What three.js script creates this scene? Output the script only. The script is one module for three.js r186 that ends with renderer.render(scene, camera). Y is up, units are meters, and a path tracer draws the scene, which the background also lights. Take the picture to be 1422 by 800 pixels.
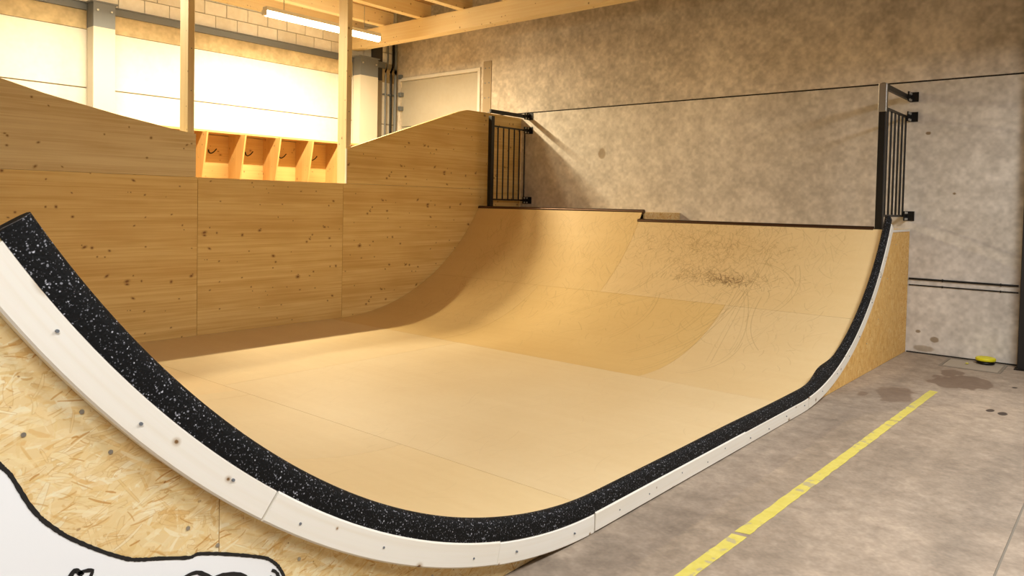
import * as THREE from 'three';
import { mergeGeometries, toCreasedNormals, mergeVertices } from 'three/addons/utils/BufferGeometryUtils.js';
import { RoundedBoxGeometry } from 'three/addons/geometries/RoundedBoxGeometry.js';
import { RectAreaLightUniformsLib } from 'three/addons/lights/RectAreaLightUniformsLib.js';

RectAreaLightUniformsLib.init();
const scene = new THREE.Scene();
const V = (x, y, z) => new THREE.Vector3(x, y, z);

// ------------------------------------------------------------------ camera
// x runs along the ramp towards the concrete back wall, -z towards the timber partition, y is up
const FOCAL = 1042.7;                                   // in pixels of the 1422 x 800 frame
const camera = new THREE.PerspectiveCamera(2 * Math.atan(400 / FOCAL) * 180 / Math.PI, 1422 / 800, 0.05, 60);
camera.position.set(0, 1.6, 0);
{
  const ex = V(0.6443, 0.0117, -0.7647), ez = V(0.7645, -0.0370, 0.6435);
  ex.normalize(); ez.addScaledVector(ex, -ez.dot(ex)).normalize();
  const ey = ez.clone().cross(ex);
  const m = new THREE.Matrix4().set(ex.x, ex.y, ex.z, 0, ey.x, ey.y, ey.z, 0, ez.x, ez.y, ez.z, 0, 0, 0, 0, 1);
  camera.quaternion.setFromRotationMatrix(m);
}
camera.setViewOffset(1422, 800, 0, 82, 1422, 800);      // the photograph is the lower part of a level shot
camera.updateProjectionMatrix(); camera.updateMatrixWorld();
scene.add(camera);
scene.background = new THREE.Color(0x000000);           // indoors: no sky

const renderer = new THREE.WebGLRenderer({ antialias: true });
renderer.toneMapping = THREE.LinearToneMapping;
renderer.toneMappingExposure = 1.05;
renderer.shadowMap.enabled = true;

// lamps: extent, colour, and radiance downwards and towards the ramp
const WARM = [1.0, 0.84, 0.55], NEUTRAL = [0.97, 0.98, 0.99];
const LAMPS = {
  aisle: { x0: 5.66, x1: 7.66, y: 4.13, z: -9.23, col: WARM, down: 690, rampSide: 26, glow: 26 },
  aisleFar: { x0: 2.7, x1: 4.7, y: 4.13, z: -9.23, col: WARM, down: 350, rampSide: 16, glow: 26 },
  hall: [{ x0: -1.4, x1: 0.6, down: 29 }, { x0: 2.0, x1: 4.0, down: 25.5 }, { x0: 5.4, x1: 7.4, down: 27 }].map(o => ({ ...o, z: 0.17, y: 3.45, col: NEUTRAL, glow: 3 })),
};

// ------------------------------------------------------------------ helpers
function rng(seed) { let s = seed >>> 0; return () => { s = (s + 0x6D2B79F5) >>> 0; let t = s; t = Math.imul(t ^ (t >>> 15), t | 1); t ^= t + Math.imul(t ^ (t >>> 7), t | 61); return ((t ^ (t >>> 14)) >>> 0) / 4294967296; }; }
const used = {};
function numbered(n) { const k = used[n] = (used[n] ?? -1) + 1; return k ? `${n}_${String(k).padStart(3, '0')}` : n; }
function thing(name, label, category, group) {
  const o = new THREE.Group(); o.name = numbered(name); o.userData = { label, category };
  if (group) o.userData.group = group;
  scene.add(o); return o;
}
function structure(name, label, category) {
  const o = new THREE.Group(); o.name = name; o.userData = { label, category, kind: 'structure' }; scene.add(o); return o;
}
function part(name, geo, mat, parent, label) {
  const m = new THREE.Mesh(geo, mat); m.name = name; m.castShadow = m.receiveShadow = true;
  if (label) m.userData.label = label;
  parent.add(m); return m;
}
function tag(m, label, category, group) { m.userData.label = label; m.userData.category = category; if (group) m.userData.group = group; m.name = numbered(m.name); return m; }
// uv in metres from the dominant normal; dir 'x' | 'y' | 'z' puts the texture's u (the grain) along that axis
function uvm(g0, grain = 'x', off = [0, 0]) {
  const g = g0.index ? g0.toNonIndexed() : g0; if (!g.attributes.normal) g.computeVertexNormals();
  const p = g.attributes.position, uv = new Float32Array(p.count * 2), a = V(), b = V(), c = V(), n = V();
  for (let i = 0; i < p.count; i += 3) {
    a.fromBufferAttribute(p, i); b.fromBufferAttribute(p, i + 1); c.fromBufferAttribute(p, i + 2);
    n.copy(b).sub(a).cross(c.clone().sub(a)); const ax = Math.abs(n.x), ay = Math.abs(n.y), az = Math.abs(n.z);
    const skip = ax >= ay && ax >= az ? 'x' : ay >= az ? 'y' : 'z';
    const rest = ['x', 'y', 'z'].filter(k => k !== skip);
    const U = rest.includes(grain) ? grain : rest[0], W = rest.find(k => k !== U);
    [a, b, c].forEach((q, j) => { uv[(i + j) * 2] = q[U] + off[0]; uv[(i + j) * 2 + 1] = q[W] + off[1]; });
  }
  g.setAttribute('uv', new THREE.BufferAttribute(uv, 2)); return g;
}
function box(x0, x1, y0, y1, z0, z1, grain = 'x', off = [0, 0], r = 0) {
  const w = Math.abs(x1 - x0), h = Math.abs(y1 - y0), d = Math.abs(z1 - z0);
  const g = r ? new RoundedBoxGeometry(w, h, d, 2, Math.min(r, w / 2.01, h / 2.01, d / 2.01)) : new THREE.BoxGeometry(w, h, d);
  g.translate((x0 + x1) / 2, (y0 + y1) / 2, (z0 + z1) / 2);
  return uvm(g, grain, off);
}
function cyl(a, b, r, seg = 14) {
  const d = b.clone().sub(a), g = new THREE.CylinderGeometry(r, r, d.length(), seg);
  g.applyQuaternion(new THREE.Quaternion().setFromUnitVectors(V(0, 1, 0), d.clone().normalize()));
  g.translate((a.x + b.x) / 2, (a.y + b.y) / 2, (a.z + b.z) / 2); return g;
}
// polygon in xy, thickness along z
function slab(pts, z0, z1, grain = 'x', off = [0, 0]) {
  const s = new THREE.Shape(pts.map(p => new THREE.Vector2(p[0], p[1])));
  const g = new THREE.ExtrudeGeometry(s, { depth: Math.abs(z1 - z0), bevelEnabled: false });
  g.translate(0, 0, Math.min(z0, z1)); return uvm(g, grain, off);
}
// sweep a closed section [(n, z)...] along a path of {x, y, nx, ny, s}
function sweep(path, sec, sectionAt) {
  const pos = [], uv = [], idx = [], m = sec.length;
  path.forEach((p, i) => {
    const sc = sectionAt ? sectionAt(p, i) : sec; let per = 0;
    for (let j = 0; j <= m; j++) {
      const q = sc[j % m]; if (j) per += Math.hypot(q[0] - sc[j - 1][0], q[1] - sc[j - 1][1]);
      pos.push(p.x + p.nx * q[0], p.y + p.ny * q[0], q[1]); uv.push(p.s, per);
    }
  });
  const M = m + 1;
  for (let i = 0; i + 1 < path.length; i++) for (let j = 0; j < m; j++) {
    const a = i * M + j, b = a + 1, c = a + M, d = c + 1; idx.push(a, c, b, b, c, d);
  }
  const tri = THREE.ShapeUtils.triangulateShape(sec.map(q => new THREE.Vector2(q[0], q[1])), []);
  for (const e of [0, path.length - 1]) for (const t of tri) idx.push(...(e ? [t[0], t[2], t[1]] : t).map(k => e * M + k));
  const g = new THREE.BufferGeometry();
  g.setAttribute('position', new THREE.Float32BufferAttribute(pos, 3)); g.setAttribute('uv', new THREE.Float32BufferAttribute(uv, 2)); g.setIndex(idx);
  const n = g.toNonIndexed(); n.computeVertexNormals(); return toCreasedNormals(n, 0.6);
}

// ------------------------------------------------------------------ noise and textures
function lattice(seed, px, py) { const r = rng(seed), t = new Float32Array(px * py); for (let i = 0; i < t.length; i++) t[i] = r(); return t; }
function noise2(seed, px, py) {          // tileable value noise, period px, py cells
  const t = lattice(seed, px, py);
  return (x, y) => {
    let xi = Math.floor(x), yi = Math.floor(y); const fx = x - xi, fy = y - yi, u = fx * fx * (3 - 2 * fx), v = fy * fy * (3 - 2 * fy);
    xi = ((xi % px) + px) % px; yi = ((yi % py) + py) % py; const x1 = (xi + 1) % px, y1 = (yi + 1) % py;
    const a = t[yi * px + xi], b = t[yi * px + x1], c = t[y1 * px + xi], d = t[y1 * px + x1];
    return a + (b - a) * u + (c - a + (a - b - c + d) * u) * v;
  };
}
function fbm(seed, px, py, oct) {
  const ns = []; for (let o = 0; o < oct; o++) ns.push(noise2(seed + o * 17, px << o, py << o));
  return (u, v) => { let s = 0, a = 0.5, w = 0; for (let o = 0; o < oct; o++) { s += a * ns[o](u * (px << o), v * (py << o)); w += a; a *= 0.55; } return s / w; };   // u, v in 0..1
}
const clamp = (x, a = 0, b = 1) => Math.min(b, Math.max(a, x));
const sstep = (a, b, x) => { const t = clamp((x - a) / (b - a)); return t * t * (3 - 2 * t); };
const mix3 = (a, b, t) => [a[0] + (b[0] - a[0]) * t, a[1] + (b[1] - a[1]) * t, a[2] + (b[2] - a[2]) * t];
function pixels(w, h, f, srgb = true) {                 // f(u, v) -> [r, g, b] 0..255; v = 0 at the bottom
  const d = new Uint8Array(w * h * 4);
  for (let j = 0; j < h; j++) for (let i = 0; i < w; i++) {
    const c = f((i + 0.5) / w, (j + 0.5) / h), k = (j * w + i) * 4;
    d[k] = clamp(c[0], 0, 255); d[k + 1] = clamp(c[1], 0, 255); d[k + 2] = clamp(c[2], 0, 255); d[k + 3] = 255;
  }
  const t = new THREE.DataTexture(d, w, h); t.wrapS = t.wrapT = THREE.RepeatWrapping; t.magFilter = THREE.LinearFilter; t.minFilter = THREE.LinearMipmapLinearFilter; t.generateMipmaps = true;
  if (srgb) t.colorSpace = THREE.SRGBColorSpace; t.needsUpdate = true; return t;
}
function metres(t, mx, my, ox = 0, oy = 0) { t.repeat.set(1 / mx, 1 / my); t.offset.set(ox / mx, oy / my); return t; }
const std = (o) => new THREE.MeshStandardMaterial({ roughness: 0.8, metalness: 0, ...o });

// spruce three-layer board: lamellas along u, knots; 2.4 m x 1.2 m
function spruceTexture(seed, base, dark, knotColour, knots, lam) {
  const R = rng(seed), W = 1024, H = 512, LX = 2.4, LY = 1.2, n1 = fbm(seed + 1, 6, 6, 4), n2 = fbm(seed + 2, 4, 128, 3), n3 = fbm(seed + 3, 3, 40, 3);
  const lams = []; for (let i = 0; i < lam; i++) lams.push([R(), R() * 0.5 - 0.25, R()]);
  const kn = []; for (let i = 0; i < knots; i++) kn.push([R() * LX, R() * LY, 0.004 + R() * R() * 0.011, (R() - 0.5) * 1.6, 0.6 + R() * 1.3]);
  return metres(pixels(W, H, (u, v) => {
    const l = Math.min(lam - 1, Math.floor(v * lam)), [tone, , sh] = lams[l];
    let x = u * LX, y = v * LY, warp = 0, kd = 0;
    for (const [kx, ky, kr, ka, ks] of kn) {
      let dx = x - kx; if (dx > LX / 2) dx -= LX; if (dx < -LX / 2) dx += LX; let dy = y - ky; if (dy > LY / 2) dy -= LY; if (dy < -LY / 2) dy += LY;
      if (Math.abs(dx) > 0.16 || Math.abs(dy) > 0.08) continue;
      const ca = Math.cos(ka), sa = Math.sin(ka), ex = (dx * ca + dy * sa) / ks, ey = -dx * sa + dy * ca, d = Math.hypot(ex, ey) / kr;
      warp += Math.sign(dy) * kr * Math.exp(-(dx * dx) / (kr * kr * 12)) * Math.exp(-Math.abs(dy) / (kr * 2));
      kd = Math.max(kd, 1 - sstep(0.7, 1.35, d), 0.35 * (1 - sstep(1, 2.6, d)));
    }
    const vv = (y - warp + sh * 0.3) / LY, g = n2(u + tone, vv) * 0.5 + n3(u + sh, vv + tone * 0.7) * 0.5;
    let t = clamp((g - 0.34) * 2.0) * 0.56 + (tone - 0.5) * 0.34 + (n1(u, v) - 0.5) * 0.30 + 0.12;
    const edge = Math.abs(v * lam - Math.round(v * lam)); if (edge < 0.012) t += 0.14;
    return mix3(mix3(base, dark, clamp(t)), knotColour, clamp(kd) * 0.85);
  }), LX, LY);
}
// strand board; 1.28 m square
function osbTexture(seed) {
  const N = 1024, S = 1.28, R = rng(seed), cv = document.createElement('canvas'); cv.width = cv.height = N; const c = cv.getContext('2d');
  c.fillStyle = 'rgb(238,208,150)'; c.fillRect(0, 0, N, N);
  const pal = [[246, 222, 168], [242, 214, 156], [250, 232, 188], [232, 194, 126], [238, 206, 142], [244, 218, 164], [222, 174, 100], [250, 236, 198], [240, 208, 146]];
  const strand = (x, y, L, w, a, col, al, edge) => {
    const n = 6, up = [], dn = [], bend = (R() - 0.5) * w * 1.6;
    for (let k = 0; k <= n; k++) { const t = k / n, px = (t - 0.5) * L, py = bend * Math.sin(t * 3.1), h = w * 0.5 * (0.35 + 0.65 * Math.sin(0.35 + t * 2.4)) * (0.8 + R() * 0.4); up.push([px, py - h]); dn.unshift([px, py + h]); }
    const ca = Math.cos(a), sa = Math.sin(a);
    for (const ox of [-N, 0, N]) for (const oy of [-N, 0, N]) {
      if (x + ox < -L || x + ox > N + L || y + oy < -L || y + oy > N + L) continue;
      c.beginPath(); [...up, ...dn].forEach(([px, py], m) => { const X = x + ox + px * ca - py * sa, Y = y + oy + px * sa + py * ca; m ? c.lineTo(X, Y) : c.moveTo(X, Y); }); c.closePath();
      c.fillStyle = `rgba(${col},${al})`; c.fill();
      if (edge) { c.strokeStyle = 'rgba(176,118,52,0.35)'; c.lineWidth = 1; c.stroke(); }
    }
  };
  for (let i = 0; i < 5600; i++) { const k = pal[Math.floor(R() * pal.length)], j = (R() - 0.5) * 10; strand(R() * N, R() * N, (0.03 + R() * 0.08) * N / S, (0.006 + R() * R() * 0.024) * N / S, R() < 0.65 ? (R() - 0.5) * 1.3 : R() * Math.PI, k.map(q => q + j | 0).join(','), 0.3 + R() * 0.4, R() < 0.2); }
  for (let i = 0; i < 420; i++) strand(R() * N, R() * N, (0.015 + R() * 0.05) * N / S, (0.002 + R() * 0.004) * N / S, R() < 0.65 ? (R() - 0.5) * 1.3 : R() * Math.PI, '188,124,48', 0.3 + R() * 0.4, false);
  for (let i = 0; i < 60; i++) { c.fillStyle = `rgba(126,76,30,${0.3 + R() * 0.4})`; c.beginPath(); c.ellipse(R() * N, R() * N, 1 + R() * 4, 1 + R() * 2, R() * 3, 0, 7); c.fill(); }
  const t = new THREE.CanvasTexture(cv); t.wrapS = t.wrapT = THREE.RepeatWrapping; t.colorSpace = THREE.SRGBColorSpace; return metres(t, S, S);
}
// planed pale timber, grain along u; 2.4 m x 0.6 m
function timberTexture(seed, base, dark, knots = 26) {
  const R = rng(seed), LX = 2.4, LY = 0.6, n2 = fbm(seed + 2, 3, 48, 4), n1 = fbm(seed + 5, 5, 4, 3);
  const kn = []; for (let i = 0; i < knots; i++) kn.push([R() * LX, R() * LY, 0.003 + R() * R() * 0.008, 0.8 + R()]);
  return metres(pixels(1024, 256, (u, v) => {
    const x = u * LX, y = v * LY; let kd = 0;
    for (const [kx, ky, kr, ks] of kn) { const d = Math.hypot((x - kx) / ks, y - ky) / kr; if (d < 3) kd = Math.max(kd, 1 - sstep(0.6, 1.4, d), 0.3 * (1 - sstep(1, 3, d))); }
    const t = clamp((n2(u, v) - 0.35) * 1.3) * 0.6 + n1(u, v) * 0.3;
    return mix3(mix3(base, dark, t), [120, 84, 44], kd);
  }), LX, LY);
}
function concreteTexture(seed, w, h, mx, my, base, amp, f) {
  const a = fbm(seed, Math.max(2, Math.round(mx / 1.3)), Math.max(2, Math.round(my / 1.3)), 6), b = fbm(seed + 50, Math.round(mx * 7), Math.round(my * 7), 4), s = fbm(seed + 90, Math.round(mx * 3), 2, 4), sp = fbm(seed + 70, Math.round(mx * 22), Math.round(my * 22), 2);
  return pixels(w, h, (u, v) => {
    const t = (a(u, v) - 0.5) * 0.9 + (b(u, v) - 0.5) * 0.75 + (s(u, v) - 0.5) * 0.35 + (sp(u, v) - 0.5) * 0.7;
    const k = 1 + t * amp; let c = [base[0] * k, base[1] * k * (1 + t * 0.012), base[2] * k * (1 + t * 0.03)];
    return f ? f(u * mx, v * my, c, a, b) : c;
  });
}

console.log('textures');
const texSpruce = spruceTexture(11, [248, 216, 142], [204, 154, 76], [126, 78, 32], 62, 8);
const texSprucePale = spruceTexture(23, [244, 224, 174], [206, 172, 110], [138, 100, 52], 40, 6);
const texOSB = osbTexture(5);
const texTimber = timberTexture(31, [246, 240, 228], [236, 224, 202]);
const texBeam = timberTexture(47, [246, 228, 184], [228, 196, 138]);

const M = {};
M.spruce = std({ map: texSpruce, roughness: 0.55 });
M.spruceB = std({ map: (() => { const t = texSpruce.clone(); t.offset.set(0.37, 0.21); return t; })(), roughness: 0.55 });
M.spruceC = std({ map: (() => { const t = texSpruce.clone(); t.offset.set(0.71, 0.55); return t; })(), roughness: 0.55 });
M.sprucePale = std({ map: texSprucePale, roughness: 0.6 });  // paler, greyer tone used on one upper panel only
M.osb = std({ map: texOSB, roughness: 0.7 });
M.osbAmber = std({ map: texOSB, color: new THREE.Color().setRGB(0.98, 0.80, 0.50), roughness: 0.7 });   // amber-tinted copy for the boards towards the back wall
M.timber = std({ map: texTimber, roughness: 0.62 });
M.beam = std({ map: texBeam, roughness: 0.6 });
M.blackSteel = std({ color: 0x17140f, roughness: 0.42, metalness: 0.3 });
M.coping = std({ color: 0x5a473a, roughness: 0.32, metalness: 0.85 });
M.zinc = std({ color: 0xb9b6ae, roughness: 0.35, metalness: 0.9 });
M.bolt = std({ color: 0xd2cfc6, roughness: 0.4, metalness: 0.35 });
M.white = std({ map: metres(concreteTexture(201, 512, 256, 4, 2, [226, 221, 212], 0.03), 4, 2), roughness: 0.5 });
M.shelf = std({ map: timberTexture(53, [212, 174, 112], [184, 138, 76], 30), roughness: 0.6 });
M.door = std({ map: metres(concreteTexture(202, 512, 256, 4, 2, [190, 182, 166], 0.04), 4, 2), roughness: 0.5 });
M.deck = std({ map: texOSB, color: new THREE.Color(0.5, 0.42, 0.34), roughness: 0.8 });
M.greySteel = std({ color: 0x777b80, roughness: 0.5, metalness: 0.2 });
M.palePaint = std({ color: 0xcfc9bb, roughness: 0.55 });
M.darkGap = std({ color: 0x2b2620, roughness: 0.9 });
M.mortar = std({ color: 0xa39a88, roughness: 0.95 });
M.band = std({ map: metres(concreteTexture(231, 512, 128, 4, 1, [196, 176, 138], 0.22), 4, 1), roughness: 0.9 });
M.blocks = [[240, 236, 226], [234, 229, 218], [244, 240, 232]].map((c, i) => std({ map: metres(concreteTexture(240 + i, 128, 128, 0.5, 0.5, c, 0.06), 0.5, 0.5), roughness: 0.9 }));
M.hallWall = std({ map: metres(concreteTexture(260, 512, 512, 6, 6, [124, 118, 110], 0.16), 6, 6), roughness: 0.9 });
M.paintWhite = std({ color: 0xfbfbfa, roughness: 0.55 });
M.paintBlack = std({ color: 0x1c1a19, roughness: 0.6 });

// ------------------------------------------------------------------ dimensions
const L = 9.517;                       // face of the concrete wall
const ZL = -10.95;                     // face of the left wall
const ZP = -7.85;                      // face of the timber partition
const ZO = -2.05, ZK = -2.0;           // strand-board side and front of the edge planks
const YF = 0.10, RAD = 3.0;            // height of the flat, radius of the transitions
const XA = 3.10, XB = 5.95;            // flat between these
function at(s) {                       // ramp profile: s = 0 at XA, negative up the left transition
  const F = XB - XA;
  if (s < 0) { const t = -s / RAD; return { x: XA - RAD * Math.sin(t), y: YF + RAD * (1 - Math.cos(t)), nx: Math.sin(t), ny: Math.cos(t), s }; }
  if (s <= F) return { x: XA + s, y: YF, nx: 0, ny: 1, s };
  const t = (s - F) / RAD; return { x: XB + RAD * Math.sin(t), y: YF + RAD * (1 - Math.cos(t)), nx: -Math.sin(t), ny: Math.cos(t), s };
}
const sOfX = (x) => x < XA ? -RAD * Math.asin((XA - x) / RAD) : x <= XB ? x - XA : XB - XA + RAD * Math.asin((x - XB) / RAD);
function pathS(s0, s1, step = 0.06) { const n = Math.max(1, Math.ceil(Math.abs(s1 - s0) / step)), a = []; for (let i = 0; i <= n; i++) a.push(at(s0 + (s1 - s0) * i / n)); return a; }
const S_LEFT = sOfX(0.555), S_LOW = sOfX(8.435), S_HIGH = sOfX(8.512), Z_STEP = -4.97;

// ------------------------------------------------------------------ floor
console.log('floor');
{
  const X0 = 1.5, Z0 = -2.3, MX = 8.2, MZ = 4.1;
  const big = fbm(301, 4, 3, 5), grit = fbm(313, 620, 310, 2), mott = fbm(317, 70, 35, 3), drag = fbm(307, 3, 22, 4), edge = fbm(311, 24, 24, 3);
  const blob = (x, z, cx, cz, rx, rz, e) => Math.hypot((x - cx) / rx, (z - cz) / rz) + (e - 0.5) * 1.9;
  const tex = concreteTexture(300, 2048, 1024, MX, MZ, [156, 140, 122], 0.20, (u, v, c) => {
    const x = X0 + u, z = Z0 + v, U = u / MX, W = v / MZ, e = edge(U, W);
    let k = 1 + (drag(U, W) - 0.5) * 0.16 + (big(U, W) - 0.5) * 0.20 + (grit(U, W) - 0.5) * 0.14 + (mott(U, W) - 0.5) * 0.16;
    let out = [c[0] * k, c[1] * k, c[2] * k];
    const damp = Math.max(1 - sstep(0.9, 1.05, blob(x, z, 8.25, -1.33, 0.36, 0.27, e)), 0.95 * (1 - sstep(0.85, 1.05, blob(x, z, 8.15, -1.18, 0.28, 0.16, e))), 0.8 * (1 - sstep(0.8, 1.1, blob(x, z, 7.25, -1.60, 0.30, 0.12, e))), 0.7 * (1 - sstep(0.8, 1.1, blob(x, z, 7.0, -1.83, 0.10, 0.05, e))));
    out = mix3(out, [112, 90, 72], damp * (0.5 + 0.35 * e));
    const spot = Math.max(1 - sstep(0.8, 1.1, blob(x, z, 7.18, -0.905, 0.05, 0.025, e)), 1 - sstep(0.8, 1.1, blob(x, z, 7.13, -0.815, 0.055, 0.03, e)), 1 - sstep(0.8, 1.1, blob(x, z, 8.3, -0.86, 0.05, 0.03, e)));
    return mix3(out, [58, 46, 38], spot * 0.9);
  });
  tex.wrapS = tex.wrapT = THREE.MirroredRepeatWrapping; metres(tex, MX, MZ, -X0, -Z0);
  M.floor = std({ map: tex, roughness: 0.72 });
  const f = structure('floor', 'worn grey concrete hall floor with stains beside the ramp', 'floor');
  const JZ = -0.45;
  part('floor_slab', box(-5, L, -0.2, 0, -10.95, JZ - 0.005, 'x'), M.floor, f);
  part('floor_slab', box(-5, L, -0.2, 0, JZ + 0.005, 6, 'x'), M.floor, f);
  part('joint_filler', box(-5, L, -0.2, -0.005, JZ - 0.005, JZ + 0.005, 'x'), std({ color: 0x837a6c, roughness: 0.95 }), f, 'dark filler in the floor joint');
  // access cover let into the floor by the wall
  const cm = std({ color: 0xb0a390, roughness: 0.8 });
  const cov = thing('floor_cover', 'square steel access cover set in the floor at the concrete wall', 'cover');
  part('frame', mergeGeometries([box(8.90, 9.44, 0, 0.006, -1.60, -1.575), box(8.90, 9.44, 0, 0.006, -1.075, -1.05), box(8.90, 8.925, 0, 0.006, -1.575, -1.075), box(9.415, 9.44, 0, 0.006, -1.575, -1.075)]), std({ color: 0x8d8272, roughness: 0.7 }), cov);
  part('plate', box(8.93, 9.41, 0, 0.003, -1.57, -1.08), cm, cov);
  // yellow floor line: three worn strips of paint
  const yT = pixels(512, 64, (() => { const a = fbm(330, 40, 6, 3), b = fbm(331, 90, 10, 2); return (u, v) => { const t = a(u, v); const w = t > 0.66 ? sstep(0.66, 0.76, t) : 0; return mix3(mix3([208, 194, 84], [220, 208, 112], b(u, v)), [178, 166, 140], w * 0.8); }; })());
  metres(yT, 2.4, 0.3); M.yellow = std({ map: yT, roughness: 0.6 });
  const line = thing('floor_line', 'worn yellow painted line along the concrete floor beside the ramp', 'floor marking');
  const zc = (x) => -1.471 + (x - 2.964) * 0.0172, R = rng(77);
  for (const [a, b] of [[1.2, 3.52], [3.56, 6.28], [6.30, 7.58]]) {
    const up = [], dn = []; const n = Math.ceil((b - a) / 0.05);
    for (let i = 0; i <= n; i++) { const x = a + (b - a) * i / n; up.push([x + (i === 0 || i === n ? (R() - 0.5) * 0.05 : 0), -(zc(x) - 0.034 + (R() - 0.5) * 0.006)]); dn.push([x, -(zc(x) + 0.034 + (R() - 0.5) * 0.006)]); }
    const g = new THREE.ExtrudeGeometry(new THREE.Shape([...dn, ...up.reverse()].map(p => new THREE.Vector2(...p))), { depth: 0.002, bevelEnabled: false });
    g.rotateX(-Math.PI / 2); part('paint_strip', uvm(g, 'x'), M.yellow, line);
  }
}

// ------------------------------------------------------------------ concrete back wall
console.log('walls');
{
  const st = fbm(420, 10, 3, 5);
  const wallTex = (seed, base, amp, f) => { const t = concreteTexture(seed, 2048, 512, 17, 4.25, base, amp, f); return t; };
  const low = metres(wallTex(400, [212, 203, 190], 0.24, (x, y, c) => {
    // rusty scuffs and pits; x = z + 11, y = height
    const z = x - 11; let o = c;
    for (const [cz, cy, rz, ry, k] of [[-6.27, 2.38, 0.08, 0.09, 0.4], [-1.76, 0.17, 0.035, 0.025, 0.55], [-1.93, 0.25, 0.02, 0.014, 0.6], [-1.62, 1.82, 0.015, 0.012, 0.8], [-1.9, 2.5, 0.02, 0.014, 0.7], [-1.85, 0.06, 0.09, 0.03, 0.35]]) {
      const d = Math.hypot((z - cz) / rz, (y - cy) / ry) + (st(x / 17 * 7, y / 4.25 * 7) - 0.5) * 1.4; o = mix3(o, [112, 86, 52], k * (1 - sstep(0.7, 1.1, d)));
    }
    return o;
  }), 17, 4.25, 11, 0);
  const up = metres(wallTex(430, [206, 195, 180], 0.30), 17, 4.25, 11, 1.1);
  M.concreteLow = std({ map: low, roughness: 0.85 }); M.concreteUp = std({ map: up, roughness: 0.85 });
  const w = structure('wall_back', 'grey precast concrete wall behind the ramp', 'wall');
  const T = 0.24, JY = 3.09, ZD0 = -10.83, ZD1 = -8.78, YD = 3.93;        // door opening
  const b = (y0, y1, z0, z1, m) => part('concrete_panel', box(L, L + T, y0, y1, z0, z1, 'z'), m, w);
  b(0, JY - 0.009, ZD1, 6.0, M.concreteLow); b(JY + 0.009, YD, ZD1, 6.0, M.concreteUp); b(YD, 6.5, -10.95, 6.0, M.concreteUp); b(0, YD, -10.95, ZD0, M.concreteUp);
  part('joint_seal', box(L + 0.02, L + T, JY - 0.009, JY + 0.009, ZD1, 6.0), M.darkGap, w, 'dark sealed joint between two concrete panels');
  part('base_joint', box(L - 0.010, L, 0, 0.014, -2.04, 6.0), M.darkGap, w, 'dark dirty joint where wall meets floor');
  // white sectional door
  const d = structure('door_1', 'white sectional door in the concrete wall beyond the partition', 'door');
  let y = 0; for (const y1 of [0.55, 1.15, 1.75, 2.39, 3.02, YD - 0.06]) { part('door_panel', box(L + 0.03, L + 0.09, y + 0.006, y1 - 0.006, ZD0, ZD1 - 0.05, 'z'), M.door, d); y = y1; }
  part('door_backing', box(L + 0.09, L + 0.2, 0, YD, ZD0, ZD1), M.darkGap, d);
  part('head_trim', box(L - 0.03, L + 0.05, YD - 0.06, YD, ZD0, ZD1 + 0.01, 'z', [0, 0], 0.008), M.white, d);
  part('side_trim', box(L - 0.03, L + 0.05, 0, YD - 0.06, ZD1 - 0.05, ZD1 + 0.01, 'y', [0, 0], 0.008), M.white, d);
  for (const yy of [3.95, 3.62, 3.36]) part('hinge', box(L - 0.05, L + 0.03, yy - 0.04, yy + 0.04, ZD0 - 0.02, ZD0 + 0.06, 'z', [0, 0], 0.008), M.greySteel, d);
  // strip of guide plate right of the door
  const g = thing('door_guide_plate', 'narrow beige guide plate with bolt holes beside the white sectional door', 'plate');
  part('plate', box(L - 0.012, L, 1.6, 4.02, -8.71, -8.53, 'y'), std({ color: 0xa5947a, roughness: 0.8 }), g);
  for (let k = 0; k < 9; k++) for (const dz of [-8.665, -8.575]) part('bolt', cyl(V(L - 0.018, 1.9 + k * 0.25, dz), V(L - 0.008, 1.9 + k * 0.25, dz), 0.012, 8), M.greySteel, g);
  // thin black rods stand for the shadow lines of a grey trunking
  for (const [yy, r, lb] of [[0.847, 0.011, 'upper and thicker of two black lines drawn for trunking shadow along the concrete wall beyond the ramp'], [0.775, 0.007, 'lower and thinner of two black lines drawn for trunking shadow along the concrete wall beyond the ramp']]) {
    const c = thing('wall_shadow_line', lb, 'shadow_line'); part('shadow_line', cyl(V(L - r, yy, -2.04), V(L - r, yy, -0.99), r, 10), M.blackSteel, c);
    for (const zz of [-1.7, -1.15]) part('clip', box(L - 2 * r - 0.003, L, yy - r - 0.004, yy + r + 0.004, zz - 0.006, zz + 0.006), M.blackSteel, c);
  }
  // dark steel post at the end of the wall
  const p = thing('steel_door_post', 'dark steel post standing against the concrete wall by the floor cover', 'post');
  part('post', box(9.30, L - 0.014, 0, 4.6, -0.955, -0.82, 'y', [0, 0], 0.006), std({ color: 0x2a2724, roughness: 0.5, metalness: 0.4 }), p);
  part('foot_plate', box(9.24, L - 0.014, 0, 0.012, -0.975, -0.78), M.blackSteel, p);
}

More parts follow.
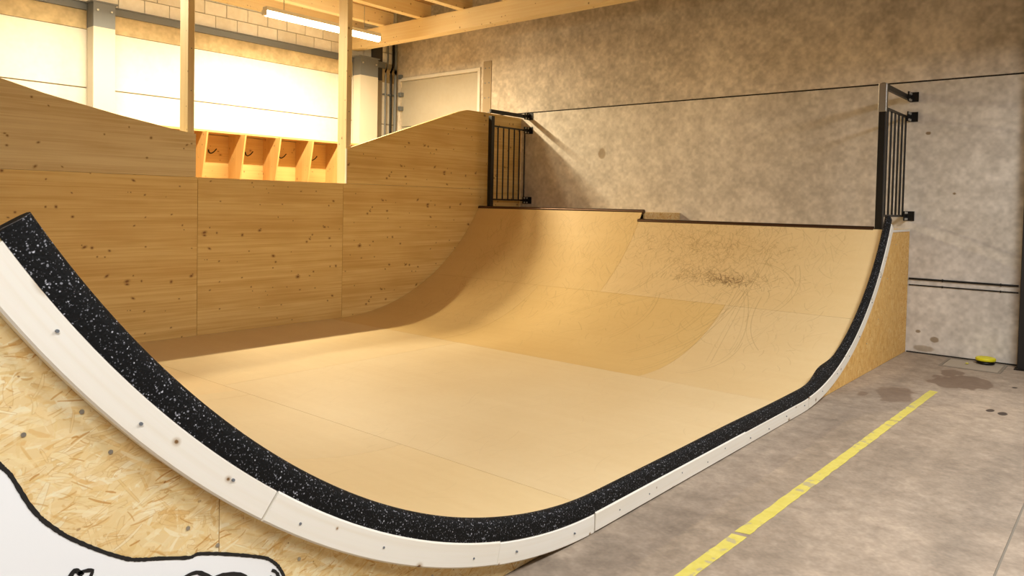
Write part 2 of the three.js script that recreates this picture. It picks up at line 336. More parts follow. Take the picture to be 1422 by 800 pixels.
// ------------------------------------------------------------------ left wall
{
  const w = structure('wall_left', 'left hall wall of white panels, concrete band and pale blocks', 'wall');
  part('wall_core', box(-5, L + 0.24, 0, 6.5, ZL - 0.3, ZL - 0.03), M.mortar, w);
  const zf = ZL;
  for (const [x0, x1] of [[-5, -1.6], [-1.6, 1.2], [1.2, 4.2], [4.2, L]]) {
    let y = 0; for (const y1 of [0.75, 1.5, 2.27, 3.05, 3.835]) { part('white_panel', box(x0 + 0.006, x1 - 0.006, y + 0.009, y1 - 0.009, zf - 0.03, zf), M.white, w); y = y1; }
    part('concrete_band', box(x0, x1, 3.835, 4.08, zf - 0.03, zf - 0.008), M.band, w);
  }
  const R = rng(91), BW = 0.355, BH = 0.2;
  for (let r = 0; r < 6; r++) for (let k = 0; k < 22; k++) {
    const x0 = 2.3 + k * BW - (r % 2) * BW / 2 + 0.04, x1 = Math.min(L, x0 + BW), y0 = 4.18 + r * BH; if (x0 > L - 0.05) continue;
    part('block', box(x0 + 0.006, x1 - 0.006, y0 + 0.006, y0 + BH - 0.006, zf - 0.03, zf - 0.006 + R() * 0.004, 'x', [R(), R()]), M.blocks[Math.floor(R() * 3)], w);
  }
  // grey steel rail over the band
  const rail = thing('steel_wall_beam', 'long grey steel beam along the left wall under the pale blocks', 'beam');
  part('web', box(-5, L - 0.3, 4.08, 4.18, zf, zf + 0.03), M.greySteel, rail);
  part('flange', box(-5, L - 0.3, 4.17, 4.182, zf, zf + 0.07), M.greySteel, rail);
  for (const [x0, x1, lb] of [[4.05, 4.325, 'grey steel column with pale lower cladding between the white wall panels'], [8.46, 8.86, 'grey steel column with pale lower cladding beside the door corner pipes']]) {
    const c = thing('steel_column', lb, 'column', undefined), z0 = zf + 0.03, z1 = -10.70;
    const H = (y0, y1) => mergeGeometries([box(x0, x1, y0, y1, z1 - 0.015, z1, 'y'), box(x0, x1, y0, y1, z0, z0 + 0.015, 'y'), box((x0 + x1) / 2 - 0.006, (x0 + x1) / 2 + 0.006, y0, y1, z0 + 0.015, z1 - 0.015, 'y'), box(x0, x0 + 0.012, y0, y1, z0 + 0.03, z1 - 0.02, 'y')]);
    part('upper_shaft', H(3.84, 4.16), M.greySteel, c, 'bare grey steel'); part('lower_shaft', H(0, 3.84), M.palePaint, c, 'pale painted steel');
    part('head_plate', box(x0 - 0.03, x1 + 0.03, 4.16, 4.18, z0, z1 + 0.02), M.greySteel, c);
    for (const xx of [x0 + 0.05, x1 - 0.05]) part('bolt', cyl(V(xx, 4.06, z1), V(xx, 4.06, z1 + 0.02), 0.014, 8), M.bolt, c);
  }
  // pipes in the corner
  [['thin grey conduit with an offset bend in the wall corner by the sectional door', 9.20, 0.018, 0.05], ['dark pipe with an offset bend in the wall corner by the sectional door', 9.33, 0.024, 0.05], ['thick grey downpipe in the wall corner by the sectional door', 9.44, 0.028, 0]].forEach(([lb, x, r, o], i) => {
    const c = thing('corner_pipe', lb, 'pipe');
    const cv = new THREE.CatmullRomCurve3([V(x, 0.02, zf + 0.06), V(x, 3.9, zf + 0.06), V(x, 4.02, zf + 0.06), V(x + o, 4.14, zf + 0.06), V(x + o, 4.26, zf + 0.06), V(x + o, 4.58, zf + 0.06)], false, 'catmullrom', 0.2);
    part('pipe', new THREE.TubeGeometry(cv, 40, r, 10), i === 1 ? M.blackSteel : M.greySteel, c);
    for (const yy of [1, 2.6, 3.6]) part('clip', box(x - r - 0.01, x + r + 0.01, yy - 0.012, yy + 0.012, zf, zf + 0.06 + r * 0.4), M.greySteel, c);
  });
  // flat sheets for the recess beside the column, its darkness put into the colour
  const s = thing('corner_recess_sheet', 'flat sheet with the darkness of a recess in its colour between the steel column and the corner pipes', 'panel');
  part('sheet', box(8.90, 9.16, 0, 3.84, zf + 0.003, zf + 0.012), std({ color: 0x8c8272, roughness: 0.6 }), s); part('upper_sheet', box(8.90, 9.16, 3.85, 4.58, zf + 0.003, zf + 0.012), std({ color: 0x3c3a3a, roughness: 0.6 }), s);
  // the rest of the hall, behind the camera
  const wr = structure('wall_right', 'plain concrete hall wall behind the photographer', 'wall'); part('wall_slab', box(-5, L + 0.24, 0, 6.5, 6, 6.24, 'x'), M.hallWall, wr);
  const wf = structure('wall_front', 'plain concrete hall wall beyond the near platform', 'wall'); part('wall_slab', box(-5.24, -5, 0, 6.5, ZL - 0.3, 6.24, 'z'), M.hallWall, wf);
  const ce = structure('ceiling', 'grey hall ceiling', 'ceiling'); part('ceiling_slab', box(-5.24, L + 0.24, 6.5, 6.7, ZL - 0.3, 6.24, 'x'), M.hallWall, ce);
}

// ------------------------------------------------------------------ timber mezzanine over the ramp
{
  const m = thing('timber_mezzanine', 'pale timber mezzanine frame of beam and joists above the ramp', 'mezzanine');
  part('edge_beam', box(8.40, 8.58, 4.29, 4.59, -10.93, 1.55, 'z', [0.3, 0.1], 0.006), M.beam, m);
  const zs = [-10.86]; for (let k = 0; k < 13; k++) zs.push(-10.06 + k * 0.93);
  zs.forEach((z, i) => part('joist', box(-3, 8.60, 4.59, 4.83, z - 0.065, z + 0.065, 'x', [i * 0.37, i * 0.13], 0.005), M.beam, m));
  for (let k = 0; k < 25; k++) part('deck_board', box(-3, 8.60, 4.83, 4.855, -10.94 + k * 0.5, -10.944 + (k + 1) * 0.5, 'x', [k * 0.21, k * 0.17]), M.deck, m);
  for (const [x, z, lb] of [[8.49, 1.45, 'pale timber post carrying the end of the mezzanine beam'], [-2.9, 1.45, 'pale timber post under the far corner of the mezzanine']]) {
    const p = thing('timber_post', lb, 'post'); part('post', box(x - 0.07, x + 0.07, 0, x > 0 ? 4.29 : 4.585, z - 0.07, z + 0.07, 'y', [x, z], 0.005), M.timber, p);
  }
  for (const [x0, x1, lb] of [[3.928, 4.0, 'square timber post at the upper panel with the sloping top left of the shelves'], [6.016, 6.094, 'square timber post between the open shelves and the peaked upper panel']]) {
    const p = thing('timber_post', lb, 'post'); part('post', box(x0, x1, 0, 4.588, -8.06, ZP - 0.028, 'y', [x0, 0.1], 0.005), M.beam, p);
    for (const yy of [3.2, 2.75]) part('screw', cyl(V((x0 + x1) / 2, yy, ZP - 0.03), V((x0 + x1) / 2, yy, ZP - 0.026), 0.006, 8), M.greySteel, p);
  }
}

// ------------------------------------------------------------------ spruce partition behind the ramp
{
  const p = thing('spruce_partition', 'knotty spruce board partition along the far side of the ramp', 'partition');
  const z1 = ZP, z0 = ZP - 0.027, g = 0.0025, SY = 1.825;
  const mats = [M.spruce, M.spruceB, M.spruceC];
  [[-0.1, 2.03], [2.03, 4.03], [4.03, 5.96], [5.96, 8.76]].forEach(([a, b], i) => part('lower_panel', slab([[a + g, 0], [b - g, 0], [b - g, SY - g], [a + g, SY - g]], z0, z1, 'x', [i * 0.77, i * 0.31]), mats[i % 3], p));
  const left = [[-0.1, SY], [4.0, SY], [4.0, 2.287], [3.75, 2.318], [3.527, 2.357], [3.2, 2.41], [2.94, 2.462], [2.55, 2.54], [2.19, 2.632], [1.4, 2.86], [0.9, 2.98], [-0.1, 2.98]];
  part('upper_panel', slab(left, z0 + 0.004, z1 + 0.012, 'x', [0.2, 0.5]), M.sprucePale, p, 'spruce board given a paler greyer tone, with long sloping top edge');
  const right = [[6.016, SY], [8.757, SY], [8.757, 3.008], [8.42, 3.008], [8.22, 3.005], [8.05, 2.965], [7.4, 2.745], [6.76, 2.53], [6.016, 2.272]];
  part('upper_panel', slab(right, z0, z1, 'x', [1.1, 0.2]), M.spruceB, p);
  part('end_panel', slab([[8.762, 0], [L - 0.014, 0], [L - 0.014, 3.006], [8.762, 3.008]], z0, z1, 'x', [0.5, 0.9]), M.spruceC, p);
  for (const [a, b, y0, y1] of [[-0.1, 3.92, 1.76, 1.89], [4.01, 6.005, 1.70, 1.815], [6.10, 8.76, 1.76, 1.89]]) part('seam_light_stop', box(a, b, y0, y1, z0 - 0.042, z0 - 0.001, 'x'), M.timber, p);  // unseen strips added behind the seams to stop lamp light leaking through
  for (const x of [2.03, 4.03, 5.96]) part('seam_light_stop', box(x - 0.025, x + (x > 5 ? 0.05 : 0.025), 0.02, 1.69, z0 - 0.0015 - 0.0005, z0 - 0.001, 'y'), M.timber, p);  // thin unseen strips added to block light at the upright joints
  // slim sawn edge on the opening side of the peaked panel
  part('edge_strip', box(6.003, 6.016, SY, 2.272, z0, z1, 'y'), M.timber, p, 'pale sawn edge');
}

// ------------------------------------------------------------------ open shelves against the left wall
{
  const s = thing('shelf_unit', 'orange-lit open wooden shelf with tapered dividers against the white wall', 'shelf');
  const x0 = 4.32, x1 = 8.42, zb = -10.90;
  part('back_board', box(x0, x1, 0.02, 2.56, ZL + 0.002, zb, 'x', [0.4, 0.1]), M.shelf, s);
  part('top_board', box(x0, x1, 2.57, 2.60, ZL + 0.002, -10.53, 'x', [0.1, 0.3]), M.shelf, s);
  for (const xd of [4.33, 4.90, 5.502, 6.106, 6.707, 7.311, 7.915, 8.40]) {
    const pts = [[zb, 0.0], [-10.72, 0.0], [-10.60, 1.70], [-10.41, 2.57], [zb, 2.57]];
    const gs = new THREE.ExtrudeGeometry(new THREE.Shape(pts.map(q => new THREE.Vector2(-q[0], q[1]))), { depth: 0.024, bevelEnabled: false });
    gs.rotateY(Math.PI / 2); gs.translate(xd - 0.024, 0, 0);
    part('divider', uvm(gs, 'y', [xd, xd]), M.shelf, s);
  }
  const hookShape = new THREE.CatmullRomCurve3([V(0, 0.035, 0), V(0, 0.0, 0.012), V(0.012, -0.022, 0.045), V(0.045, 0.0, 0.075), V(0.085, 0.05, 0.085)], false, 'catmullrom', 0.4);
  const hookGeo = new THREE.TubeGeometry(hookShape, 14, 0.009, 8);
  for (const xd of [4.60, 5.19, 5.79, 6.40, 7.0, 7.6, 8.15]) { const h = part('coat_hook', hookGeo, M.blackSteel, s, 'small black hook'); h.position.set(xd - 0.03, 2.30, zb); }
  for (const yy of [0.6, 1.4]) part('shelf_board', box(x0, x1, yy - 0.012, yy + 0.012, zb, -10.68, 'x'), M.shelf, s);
}

// ------------------------------------------------------------------ lamps
function batten(name, label, o, group) {
  const len = o.x1 - o.x0, t = thing(name, label, 'lamp', group); t.position.set((o.x0 + o.x1) / 2, o.y, o.z);
  part('housing', box(-len / 2, len / 2, 0.03, 0.085, -0.05, 0.05, 'x', [0, 0], 0.008), std({ color: 0xe8e6e0, roughness: 0.5 }), t);
  const gm = std({ color: 0xffffff, emissive: new THREE.Color().setRGB(...o.col), emissiveIntensity: o.glow, roughness: 0.4 });
  part('diffuser', cyl(V(-len / 2 + 0.02, 0, 0), V(len / 2 - 0.02, 0, 0), 0.044, 20), gm, t, 'glowing white diffuser');
  for (const s of [-1, 1]) { part('end_cap', box(s * len / 2 - 0.02, s * len / 2 + 0.02, -0.04, 0.04, -0.042, 0.042, 'x', [0, 0], 0.01), std({ color: 0xdedbd2, roughness: 0.5 }), t); part('hanger', cyl(V(s * len * 0.35, 0.085, 0), V(s * len * 0.35, (o.top ?? 4.589) - o.y, 0), 0.006, 8), M.zinc, t); }
  const add = (a, I, y, z) => { const l = new THREE.RectAreaLight(new THREE.Color().setRGB(...o.col), I, len - 0.06, 0.07); l.name = 'lamp_light'; l.position.set(0, y, z); l.rotation.x = a; t.add(l); };
  add(-Math.PI / 2, o.down, -0.050, 0);
  if (o.rampSide) add(-Math.PI / 2 - 1.15, o.rampSide, -0.025, 0.056);
  return t;
}
batten('strip_lamp', 'glowing strip lamp hanging behind the timber post over the shelves', LAMPS.aisle);
batten('strip_lamp', 'strip lamp hanging behind the long sloping upper panel', LAMPS.aisleFar);
function panelLamp(label, o, group) {            // flat square-edged lamp hung over the open floor
  const len = o.x1 - o.x0, W = 0.7, t = thing('panel_lamp', label, 'lamp', group); t.position.set((o.x0 + o.x1) / 2, o.y, o.z);
  part('frame', box(-len / 2, len / 2, 0, 0.05, -W / 2, W / 2, 'x', [0, 0], 0.008), std({ color: 0xe8e6e0, roughness: 0.5 }), t);
  part('diffuser', box(-len / 2 + 0.03, len / 2 - 0.03, -0.006, 0, -W / 2 + 0.03, W / 2 - 0.03), std({ color: 0xffffff, emissive: new THREE.Color().setRGB(...o.col), emissiveIntensity: o.glow, roughness: 0.4 }), t, 'glowing white diffuser');
  for (const sx of [-1, 1]) part('hanger', cyl(V(sx * len * 0.4, 0.05, 0), V(sx * len * 0.4, 4.589 - o.y, 0), 0.008, 8), M.zinc, t);
  const l = new THREE.RectAreaLight(new THREE.Color().setRGB(...o.col), o.down, len - 0.06, W - 0.06); l.name = 'lamp_light'; l.position.set(0, -0.012, 0); l.rotation.x = -Math.PI / 2; t.add(l);
}
const hallLabels = ['cool white panel lamp hanging above the painted figure on the ramp side', 'cool white panel lamp hanging above the middle of the yellow floor line', 'cool white panel lamp hanging above the stained floor near the concrete wall'];
LAMPS.hall.forEach((o, i) => panelLamp(hallLabels[i], o, 'panel lamps over the floor'));

// ------------------------------------------------------------------ the ramp
console.log('ramp');
{
  const ramp = thing('mini_ramp', 'tan plywood skate mini ramp with black rubber lip and strand-board side', 'ramp');
  // one picture of the whole riding surface, unrolled: u = arc length from -3.2 to 6.0 m, v = distance from the near edge
  const US = -3.2, UM = 9.2, VM = 6.0, W = 2048, H = 1336, R = rng(611);
  const a = fbm(600, 9, 6, 5), gr = fbm(603, 4, 160, 3), fine = fbm(605, 300, 200, 2), patch = fbm(607, 14, 9, 3);
  const cv = document.createElement('canvas'); cv.width = W; cv.height = H; const c = cv.getContext('2d');
  const FL = XB - XA, ST = sOfX(8.435) - 1.22;
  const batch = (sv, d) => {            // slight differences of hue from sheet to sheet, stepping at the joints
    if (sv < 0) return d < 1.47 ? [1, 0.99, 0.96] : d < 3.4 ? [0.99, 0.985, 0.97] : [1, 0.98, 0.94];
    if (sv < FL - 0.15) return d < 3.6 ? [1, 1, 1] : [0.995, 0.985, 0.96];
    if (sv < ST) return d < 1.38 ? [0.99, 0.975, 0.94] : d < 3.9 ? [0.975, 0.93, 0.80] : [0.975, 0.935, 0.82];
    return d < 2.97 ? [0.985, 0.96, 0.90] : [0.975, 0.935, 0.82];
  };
  const id = c.createImageData(W, H);
  for (let j = 0; j < H; j++) for (let i = 0; i < W; i++) {
    const u = i / W, v = 1 - j / H, t = (a(u, v) - 0.5) * 0.55 + (gr(v, u) - 0.5) * 0.16 + (fine(u, v) - 0.5) * 0.10 + (patch(u, v) - 0.5) * 0.18, k = (j * W + i) * 4;
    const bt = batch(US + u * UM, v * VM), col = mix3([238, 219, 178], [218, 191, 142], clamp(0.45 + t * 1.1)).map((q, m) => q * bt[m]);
    id.data[k] = col[0]; id.data[k + 1] = col[1]; id.data[k + 2] = col[2]; id.data[k + 3] = 255;
  }
  c.putImageData(id, 0, 0);
  const PX = (s) => (s - US) / UM * W, PY = (d) => H - d / VM * H;     // d = distance from the near edge (z = -2 - d)
  c.lineCap = 'round';
  const scuff = (s0, d0, s1, d1, bend, w, al, col = '92,58,22') => {
    const mx = (s0 + s1) / 2 + (d1 - d0) * bend, my = (d0 + d1) / 2 - (s1 - s0) * bend;
    c.strokeStyle = `rgba(${col},${al})`; c.lineWidth = w; c.beginPath(); c.moveTo(PX(s0), PY(d0)); c.quadraticCurveTo(PX(mx), PY(my), PX(s1), PY(d1)); c.stroke();
  };
  const F = XB - XA;
  // faint wheel marks everywhere, more on the far transition
  for (let i = 0; i < 520; i++) { const s = -2.6 + R() * 8.2, d = 0.2 + R() * 5.5, l = 0.06 + R() * 0.35, an = (R() - 0.5) * 1.2; scuff(s, d, s + l * Math.cos(an), d + l * Math.sin(an), (R() - 0.5) * 0.4, 0.8 + R() * 0.6, 0.02 + R() * 0.05); }
  for (let i = 0; i < 1500; i++) { const s = F + 0.3 + Math.sqrt(R()) * 2.6, d = 0.35 + R() * 5.0, l = 0.04 + R() * 0.22, an = (R() - 0.5) * 2.2; scuff(s, d, s + l * Math.cos(an), d + l * Math.sin(an), (R() - 0.5) * 0.6, 0.8 + R() * 0.8, 0.04 + R() * 0.10); }
  for (let i = 0; i < 900; i++) { const d = 0.6 + (R() + R()) * 1.25, s = F + 2.55 + (R() + R() - 1) * 0.55, l = 0.02 + R() * 0.09, an = (R() - 0.5) * 2.8; scuff(s, d, s + l * Math.cos(an), d + l * Math.sin(an), (R() - 0.5) * 0.6, 0.9 + R() * 0.9, 0.06 + R() * 0.12, '104,66,26'); }
  // the dense scuffed belt two thirds up
  for (let i = 0; i < 420; i++) { const g = (R() + R() + R()) / 3, d = 0.55 + g * 2.1, s = F + 2.10 + (R() + R() - 1) * 0.16, l = 0.02 + R() * 0.10, an = (R() - 0.5) * 2.8; scuff(s, d, s + l * Math.cos(an), d + l * Math.sin(an), (R() - 0.5) * 0.5, 1 + R() * 1.0, 0.07 + R() * 0.13, '84,52,20'); }
  for (let i = 0; i < 60; i++) { const d = 1.25 + R() * 0.5, s = F + 2.1 + (R() - 0.5) * 0.10, l = 0.02 + R() * 0.06, an = R() * 6; scuff(s, d, s + l * Math.cos(an), d + l * Math.sin(an), 0, 2, 0.16 + R() * 0.16, '70,42,16'); }
  // long carved wheel tracks running diagonally up the transition
  for (const [s0, d0, s1, d1, b] of [[F + 0.05, 1.50, F + 2.2, 1.35, 0.06], [F + 0.3, 1.75, F + 2.0, 1.25, 0.12], [F + 0.6, 1.05, F + 2.3, 1.2, -0.08], [F + 0.9, 0.95, F + 2.0, 1.25, 0.1], [F + 1.2, 1.5, F + 2.6, 1.15, 0.1], [F + 0.5, 1.9, F + 1.9, 1.5, 0.1], [F + 1.0, 0.75, F + 1.9, 1.05, -0.2], [F + 1.6, 0.9, F + 2.4, 0.8, 0.3], [F + 0.2, 1.15, F + 1.1, 0.95, 0.2], [F + 2.1, 0.75, F + 2.4, 1.2, 0.25], [F + 1.5, 2.6, F + 2.5, 1.6, 0.15], [F + 1.2, 3.1, F + 2.4, 2.2, 0.1], [F + 0.8, 2.3, F + 1.8, 2.2, 0.2]])
    for (let k = 0; k < 2; k++) scuff(s0, d0 + k * 0.05, s1, d1 + k * 0.045, b, 1.1, 0.22 - k * 0.09);
  const tex = new THREE.CanvasTexture(cv); tex.colorSpace = THREE.SRGBColorSpace; tex.wrapS = tex.wrapT = THREE.ClampToEdgeWrapping; tex.repeat.set(1 / UM, 1 / VM); tex.offset.set(-US / UM, 0);
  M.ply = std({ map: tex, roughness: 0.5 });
  // riding surface in sheets with 3 mm joints
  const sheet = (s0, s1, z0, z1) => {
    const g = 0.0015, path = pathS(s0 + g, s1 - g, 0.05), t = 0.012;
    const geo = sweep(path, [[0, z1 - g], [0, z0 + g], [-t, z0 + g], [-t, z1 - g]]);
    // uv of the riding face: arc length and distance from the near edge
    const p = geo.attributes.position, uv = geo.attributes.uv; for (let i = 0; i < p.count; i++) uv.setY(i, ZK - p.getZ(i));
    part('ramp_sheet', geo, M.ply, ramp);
  };
  const zJ = -3.47, zE = ZP + 0.002, zN = ZK - 0.012, s3 = sOfX(1.6);
  sheet(S_LEFT, s3, zE, -5.7); sheet(S_LEFT, s3, -5.7, zJ); sheet(S_LEFT, s3, zJ, zN);
  sheet(s3, 0, zE, -5.2); sheet(s3, 0, -5.2, zJ); sheet(s3, 0, zJ, zN);
  sheet(0, F - 0.15, zE, -5.6); sheet(0, F - 0.15, -5.6, zN);
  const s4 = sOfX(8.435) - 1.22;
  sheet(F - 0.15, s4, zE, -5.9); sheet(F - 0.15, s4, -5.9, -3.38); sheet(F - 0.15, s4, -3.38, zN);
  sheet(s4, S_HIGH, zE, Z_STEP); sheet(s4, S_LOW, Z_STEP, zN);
  // copings
  const hi = at(S_HIGH), lo = at(S_LOW), le = at(S_LEFT);
  part('coping', cyl(V(hi.x + 0.018, hi.y + 0.002, zE), V(hi.x + 0.018, hi.y + 0.002, Z_STEP + 0.02), 0.027, 18), M.coping, ramp, 'dark steel pipe on the raised lip');
  part('coping', cyl(V(lo.x + 0.018, lo.y + 0.002, Z_STEP - 0.02), V(lo.x + 0.018, lo.y + 0.002, ZK - 0.165), 0.027, 18), M.coping, ramp, 'dark steel pipe on the lower lip');
  part('coping', cyl(V(le.x - 0.018, le.y + 0.002, zE), V(le.x - 0.018, le.y + 0.002, ZK - 0.07), 0.027, 18), M.coping, ramp, 'dark steel pipe on the near lip');
  // platforms
  part('platform_deck', box(lo.x + 0.03, L - 0.002, 1.385, 1.412, Z_STEP, ZO - 0.001, 'x'), M.osb, ramp);
  part('platform_deck', box(hi.x + 0.03, L - 0.002, 1.505, 1.53, zE, Z_STEP, 'x'), M.osb, ramp);
  part('platform_riser', box(hi.x + 0.03, L - 0.002, 1.412, 1.53, Z_STEP, Z_STEP + 0.018, 'x', [0.3, 0.6]), M.osb, ramp);
  part('platform_deck', box(-1.6, le.x - 0.03, 1.46, 1.485, zE, ZO - 0.001, 'x'), M.osb, ramp);
  part('end_panel', box(-1.6, -1.58, 0, 1.46, zE, ZO - 0.02, 'z'), M.osb, ramp);
  // strand-board side in sheets
  const under = (x) => { const p = at(sOfX(clamp(x, 0.57, 8.44))); return [p.x - p.nx * 0.05, p.y - p.ny * 0.05]; };
  const X1 = 9.505;
  [[-1.6, 1.125], [1.125, 3.45], [5.6, 9.16], [9.16, X1]].forEach(([xa, xb], i) => {
    const gp = 0.0015; xa += gp; xb -= gp; const top = [];
    if (xa < 0.6) top.push([xa, 1.46], [0.5, 1.46]);
    for (let x = Math.max(xa, 0.6); x <= Math.min(xb, 8.44) + 1e-6; x += Math.min(0.12, Math.max(0.02, (Math.min(xb, 8.44) - Math.max(xa, 0.6)) / 24))) { const u = under(x); top.push([x, Math.max(0.02, at(sOfX(x)).y - 0.05 / Math.max(0.5, u ? at(sOfX(x)).ny : 1))]); }
    if (xb > 8.44) { if (xa < 8.44) top.push([8.48, 1.384]); else top.push([xa, 1.384]); top.push([xb, 1.384]); }
    const last = top[top.length - 1]; if (last[0] < xb - 0.001) top.push([xb, last[1]]);
    part('side_panel', slab([[xb, 0.003], ...top.reverse(), [xa, 0.003]].filter((q, k, A) => !k || Math.hypot(q[0] - A[k - 1][0], q[1] - A[k - 1][1]) > 1e-4), ZO - 0.018, ZO, i === 2 ? 'y' : 'x', [i * 0.53, i * 0.29]), i < 2 ? M.osb : M.osbAmber, ramp);
  });
  part('deck_edge', box(8.50, X1, 1.385, 1.412, ZO - 0.001, ZO + 0.006, 'x'), M.timber, ramp, 'pale edge of the platform deck');
  // screws on the strand board
  for (const [x, y] of [[1.03, 0.66], [1.12, 0.58], [0.82, 0.93], [1.4, 0.44], [0.62, 1.02], [0.75, 1.05], [2.0, 0.16], [7.9, 0.3], [8.6, 0.9], [8.9, 1.25], [8.3, 0.5]]) part('screw', cyl(V(x, y, ZO), V(x, y, ZO + 0.003), 0.006, 10), M.zinc, ramp);
  // pale edge planks following the profile
  const cs = [[0, ZO + 0.001], [-0.096, ZO + 0.001], [-0.096, ZK - 0.006], [-0.090, ZK], [-0.006, ZK], [0, ZK - 0.006]];
  const cuts = [sOfX(0.565), sOfX(1.29), sOfX(2.345), sOfX(3.05), sOfX(4.86), sOfX(6.1), sOfX(7.17), sOfX(8.1), sOfX(8.475)];
  for (let i = 0; i + 1 < cuts.length; i++) {
    const dz = [0, 0.004, 0, 0.005, 0.001, 0.003, 0, 0.004][i], dn = [0, 0, -0.004, 0.003, 0, 0.002, -0.003, 0.002][i];
    const g = sweep(pathS(cuts[i] + 0.003, cuts[i + 1] - 0.003, 0.07), cs.map(q => [q[0] + dn, q[1] === ZO + 0.001 ? q[1] : q[1] + dz]));
    const uv = g.attributes.uv; for (let k = 0; k < uv.count; k++) uv.setXY(k, uv.getX(k) + i * 0.83, uv.getY(k) + i * 0.17);
    part('edge_plank', g, M.timber, ramp);
  }
  const RS = rng(71);
  for (let i = 0; i < 24; i++) { const p = at(cuts[0] + 0.08 + (cuts[8] - cuts[0] - 0.16) * (i + RS() * 0.6) / 24), n = -0.03 - RS() * 0.04, x = p.x + p.nx * n, y = p.y + p.ny * n; part('screw', cyl(V(x, y, ZK), V(x, y, ZK + 0.0065), 0.0045, 8), M.greySteel, ramp); }
  // black speckled rubber lip
  const spk = (() => {
    const cv2 = document.createElement('canvas'); cv2.width = cv2.height = 512; const q = cv2.getContext('2d'), r = rng(88); q.fillStyle = 'rgb(6,6,6)'; q.fillRect(0, 0, 512, 512);
    for (let i = 0; i < 5200; i++) { const g = 2 + r() * 14; q.fillStyle = `rgb(${g},${g},${g})`; q.fillRect(r() * 512, r() * 512, 1 + r() * 4, 1 + r() * 4); }
    for (let i = 0; i < 3400; i++) { const g = 90 + r() * 150, s = 0.7 + r() * r() * 2.9; q.fillStyle = `rgba(${g | 0},${g | 0},${Math.min(255, g + 8) | 0},${0.5 + r() * 0.5})`; q.beginPath(); q.ellipse(r() * 512, r() * 512, s * (0.8 + r() * 0.5), s * (0.5 + r() * 0.5), r() * 3, 0, 7); q.fill(); }
    const t = new THREE.CanvasTexture(cv2); t.wrapS = t.wrapT = THREE.RepeatWrapping; t.colorSpace = THREE.SRGBColorSpace; return metres(t, 0.5, 0.5);
  })();
  const bmp = metres(pixels(256, 256, (() => { const f = noise2(90, 96, 96); return (u, v) => { const g = f(u * 96, v * 96) * 255; return [g, g, g]; }; })(), false), 0.5, 0.5);
  M.rubber = new THREE.MeshPhysicalMaterial({ map: spk, bumpMap: bmp, bumpScale: 0.0012, roughness: 0.7, metalness: 0, specularIntensity: 0.45 });
  const wob = noise2(93, 64, 2);
  const lip = (p) => {
    const bulge = 1 + 0.35 * Math.exp(-Math.pow((p.x - 6.55) / 0.22, 2)) + (wob(p.s * 1.3 + 9, 0.5) - 0.5) * 0.10, h = 0.086 * bulge, z0 = ZK - 0.002, z1 = ZK - 0.062 * bulge;
    return [[-0.002, z0], [h * 0.6, z0 - 0.001], [h * 0.85, z0 - 0.008], [h * 0.97, z0 - 0.02], [h, (z0 + z1) / 2], [h * 0.96, z1 + 0.014], [h * 0.8, z1 + 0.004], [h * 0.5, z1], [0.001, z1]];
  };
  const lp = pathS(sOfX(0.555), sOfX(8.50), 0.05);
  part('rubber_lip', sweep(lp, lip(lp[0]), lip), M.rubber, ramp, 'black rubber lip speckled white along the ramp edge');
  // painted figure on the side panel: white body with a black outline, running on out of the frame
  const out = [[0.40, 1.30], [0.47, 1.16], [0.53, 1.03], [0.571, 0.959], [0.593, 0.928], [0.631, 0.847], [0.662, 0.798], [0.711, 0.744], [0.762, 0.701], [0.814, 0.662], [0.869, 0.627], [0.91, 0.612], [0.946, 0.602], [1.033, 0.574], [1.06, 0.575], [1.12, 0.555], [1.208, 0.519], [1.282, 0.484], [1.32, 0.448], [1.344, 0.404], [1.352, 0.36], [1.33, 0.30], [1.26, 0.25], [1.1, 0.22], [0.9, 0.18], [0.5, 0.16], [0.2, 0.3], [0.05, 0.7], [0.1, 1.05], [0.22, 1.3]];
  const curve = new THREE.CatmullRomCurve3(out.map(q => V(q[0], q[1], 0)), true, 'catmullrom', 0.35);
  const P = curve.getPoints(260).slice(0, 260);
  part('painted_figure', slab(P.map(q => [q.x, q.y]), ZO, ZO + 0.0012), M.paintWhite, ramp, 'white painted figure with black outline on the strand board');
  const stroke = (pts, w, closed, seed) => {
    const cvv = new THREE.CatmullRomCurve3(pts.map(q => V(q[0], q[1], 0)), closed, 'catmullrom', 0.35), N = Math.max(12, Math.round(cvv.getLength() / 0.012)), Q = cvv.getPoints(N), r = rng(seed), l = [], rr = [];
    for (let i = 0; i <= N; i++) { const t = cvv.getTangent(i / N), ww = w * (0.85 + 0.3 * r()); l.push([Q[i].x - t.y * ww, Q[i].y + t.x * ww]); rr.push([Q[i].x + t.y * ww, Q[i].y - t.x * ww]); }
    const pos = []; for (let i = 0; i < N; i++) for (const q of [l[i], rr[i], l[i + 1], l[i + 1], rr[i], rr[i + 1]]) pos.push(q[0], q[1], ZO + 0.0024);
    const g = new THREE.BufferGeometry(); g.setAttribute('position', new THREE.Float32BufferAttribute(pos, 3)); g.computeVertexNormals();
    part('painted_outline', uvm(g), M.paintBlack, ramp, 'black brush line');
  };
  stroke(out, 0.0052, true, 1);
  stroke([[0.700, 0.60], [0.722, 0.632], [0.733, 0.646], [0.742, 0.640], [0.752, 0.626]], 0.006, false, 2);
  stroke([[0.742, 0.634], [0.758, 0.636], [0.776, 0.630], [0.770, 0.612], [0.765, 0.59]], 0.005, false, 3);
  stroke([[1.00, 0.515], [1.035, 0.524], [1.06, 0.521], [1.085, 0.503], [1.10, 0.49]], 0.006, false, 4);
  stroke([[1.11, 0.485], [1.135, 0.486], [1.17, 0.476], [1.20, 0.461], [1.22, 0.44]], 0.006, false, 5);
  stroke([[1.300, 0.440], [1.312, 0.432], [1.322, 0.418], [1.328, 0.400]], 0.005, false, 6);
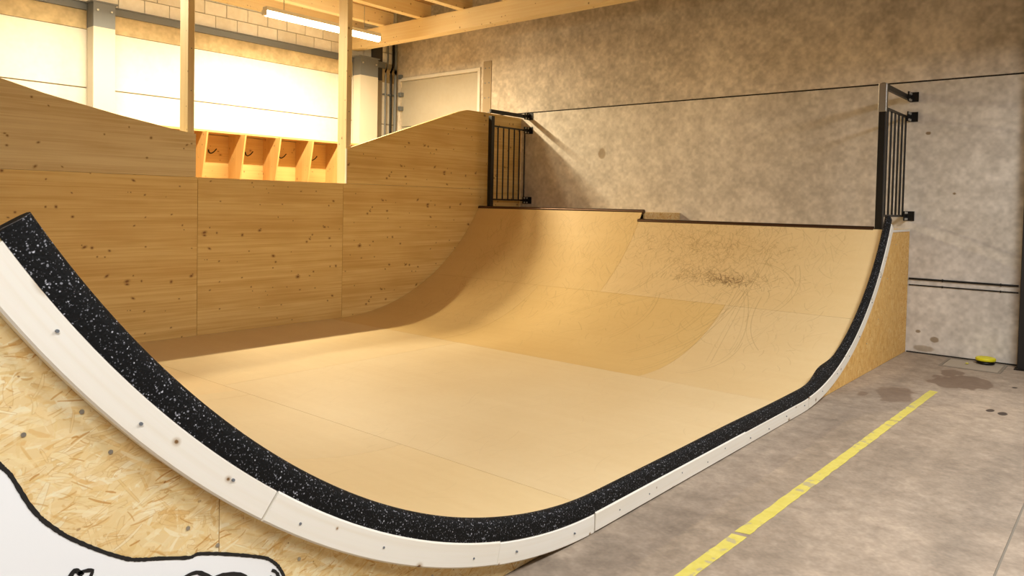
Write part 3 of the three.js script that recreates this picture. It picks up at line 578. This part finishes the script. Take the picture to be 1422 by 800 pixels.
  stroke([[1.292, 0.422], [1.302, 0.412], [1.308, 0.396]], 0.005, false, 7);
}

// ------------------------------------------------------------------ steel railings on the platform
function railing(label, z, x0, deck, topY, barTop, barBot, railY, railX0, postTop, sleeve) {
  const t = thing('platform_railing', label, 'railing');
  part('post', box(x0, x0 + 0.07, deck + 0.001, postTop, z - 0.035, z + 0.035, 'y', [0, 0], 0.006), M.blackSteel, t);
  part('foot_plate', box(x0 + 0.035, x0 + 0.13, deck + 0.001, deck + 0.011, z - 0.06, z + 0.06), M.blackSteel, t);
  const xr = L - 0.06, n = 6;
  part('top_bar', box(x0 + 0.07, xr, barTop - 0.012, barTop + 0.012, z - 0.012, z + 0.012), M.blackSteel, t);
  part('bottom_bar', box(x0 + 0.07, xr, barBot - 0.012, barBot + 0.012, z - 0.012, z + 0.012), M.blackSteel, t);
  for (let k = 0; k < n; k++) { const x = x0 + 0.07 + (xr - x0 - 0.07) * (k + 1) / n - 0.012; part('bar', cyl(V(x, barBot, z), V(x, barTop, z), 0.011, 10), M.blackSteel, t); }
  part('handrail', box(railX0, L - 0.01, railY - 0.030, railY + 0.026, z - 0.02, z + 0.02, 'x', [0, 0], 0.006), M.blackSteel, t);
  for (const y of [railY, barTop, barBot]) {
    const b = part('wall_bracket', mergeGeometries([box(L - 0.125, L - 0.004, y - 0.055, y + 0.055, z + 0.021, z + 0.033), box(L - 0.012, L - 0.002, y - 0.055, y + 0.055, z + 0.033, z + 0.11)]), M.blackSteel, t);
    for (const dy of [-0.035, 0.035]) for (const dx of [0.03, 0.095]) part('bolt', cyl(V(L - 0.125 + dx, y + dy, z + 0.033), V(L - 0.125 + dx, y + dy, z + 0.045), 0.013, 8), M.bolt, b);
  }
  if (sleeve) part('post_sleeve', box(x0 - 0.012, x0 + 0.03, sleeve[0], sleeve[1], z - 0.04, z + 0.04, 'y', [0, 0], 0.006), M.zinc, t, 'bright bare steel sleeve');
  return t;
}
railing('black steel railing on the raised platform beside the peaked spruce panel', -7.72, 8.60, 1.53, 3.0, 2.80, 1.67, 3.025, 8.60, 2.95, null);
railing('black steel railing on the open ramp end with bright steel sleeve', -2.12, 8.44, 1.412, 2.9, 2.69, 1.56, 2.915, 8.44, 2.93, [2.64, 2.935]);

// ------------------------------------------------------------------ small things on the floor
{
  const t = thing('floor_puck', 'small round yellow puck with black base on the floor cover', 'puck');
  t.position.set(9.36, 0.006, -1.24);
  const la = (pts) => new THREE.LatheGeometry(pts.map(q => new THREE.Vector2(...q)), 28);
  part('base', la([[0, 0], [0.078, 0], [0.086, 0.008], [0.086, 0.034], [0, 0.034]]), M.blackSteel, t, 'black rubber base');
  part('cap', la([[0, 0.034], [0.090, 0.034], [0.095, 0.042], [0.095, 0.058], [0.086, 0.068], [0.060, 0.070], [0.056, 0.064], [0, 0.064]]), std({ color: 0xe6dc1e, roughness: 0.45 }), t, 'bright yellow plastic cap');
  const b = part('plastic_chip', new THREE.IcosahedronGeometry(0.018, 0).scale(1.3, 0.5, 1), std({ color: 0xd8cf5a, roughness: 0.6 }), scene); b.position.set(9.20, 0.012, -1.385); tag(b, 'tiny pale yellow chip lying beside the round yellow puck', 'chip');
}

console.log('done');
scene.traverse(o => { if (o.isMesh) o.receiveShadow = true; });
renderer.render(scene, camera);
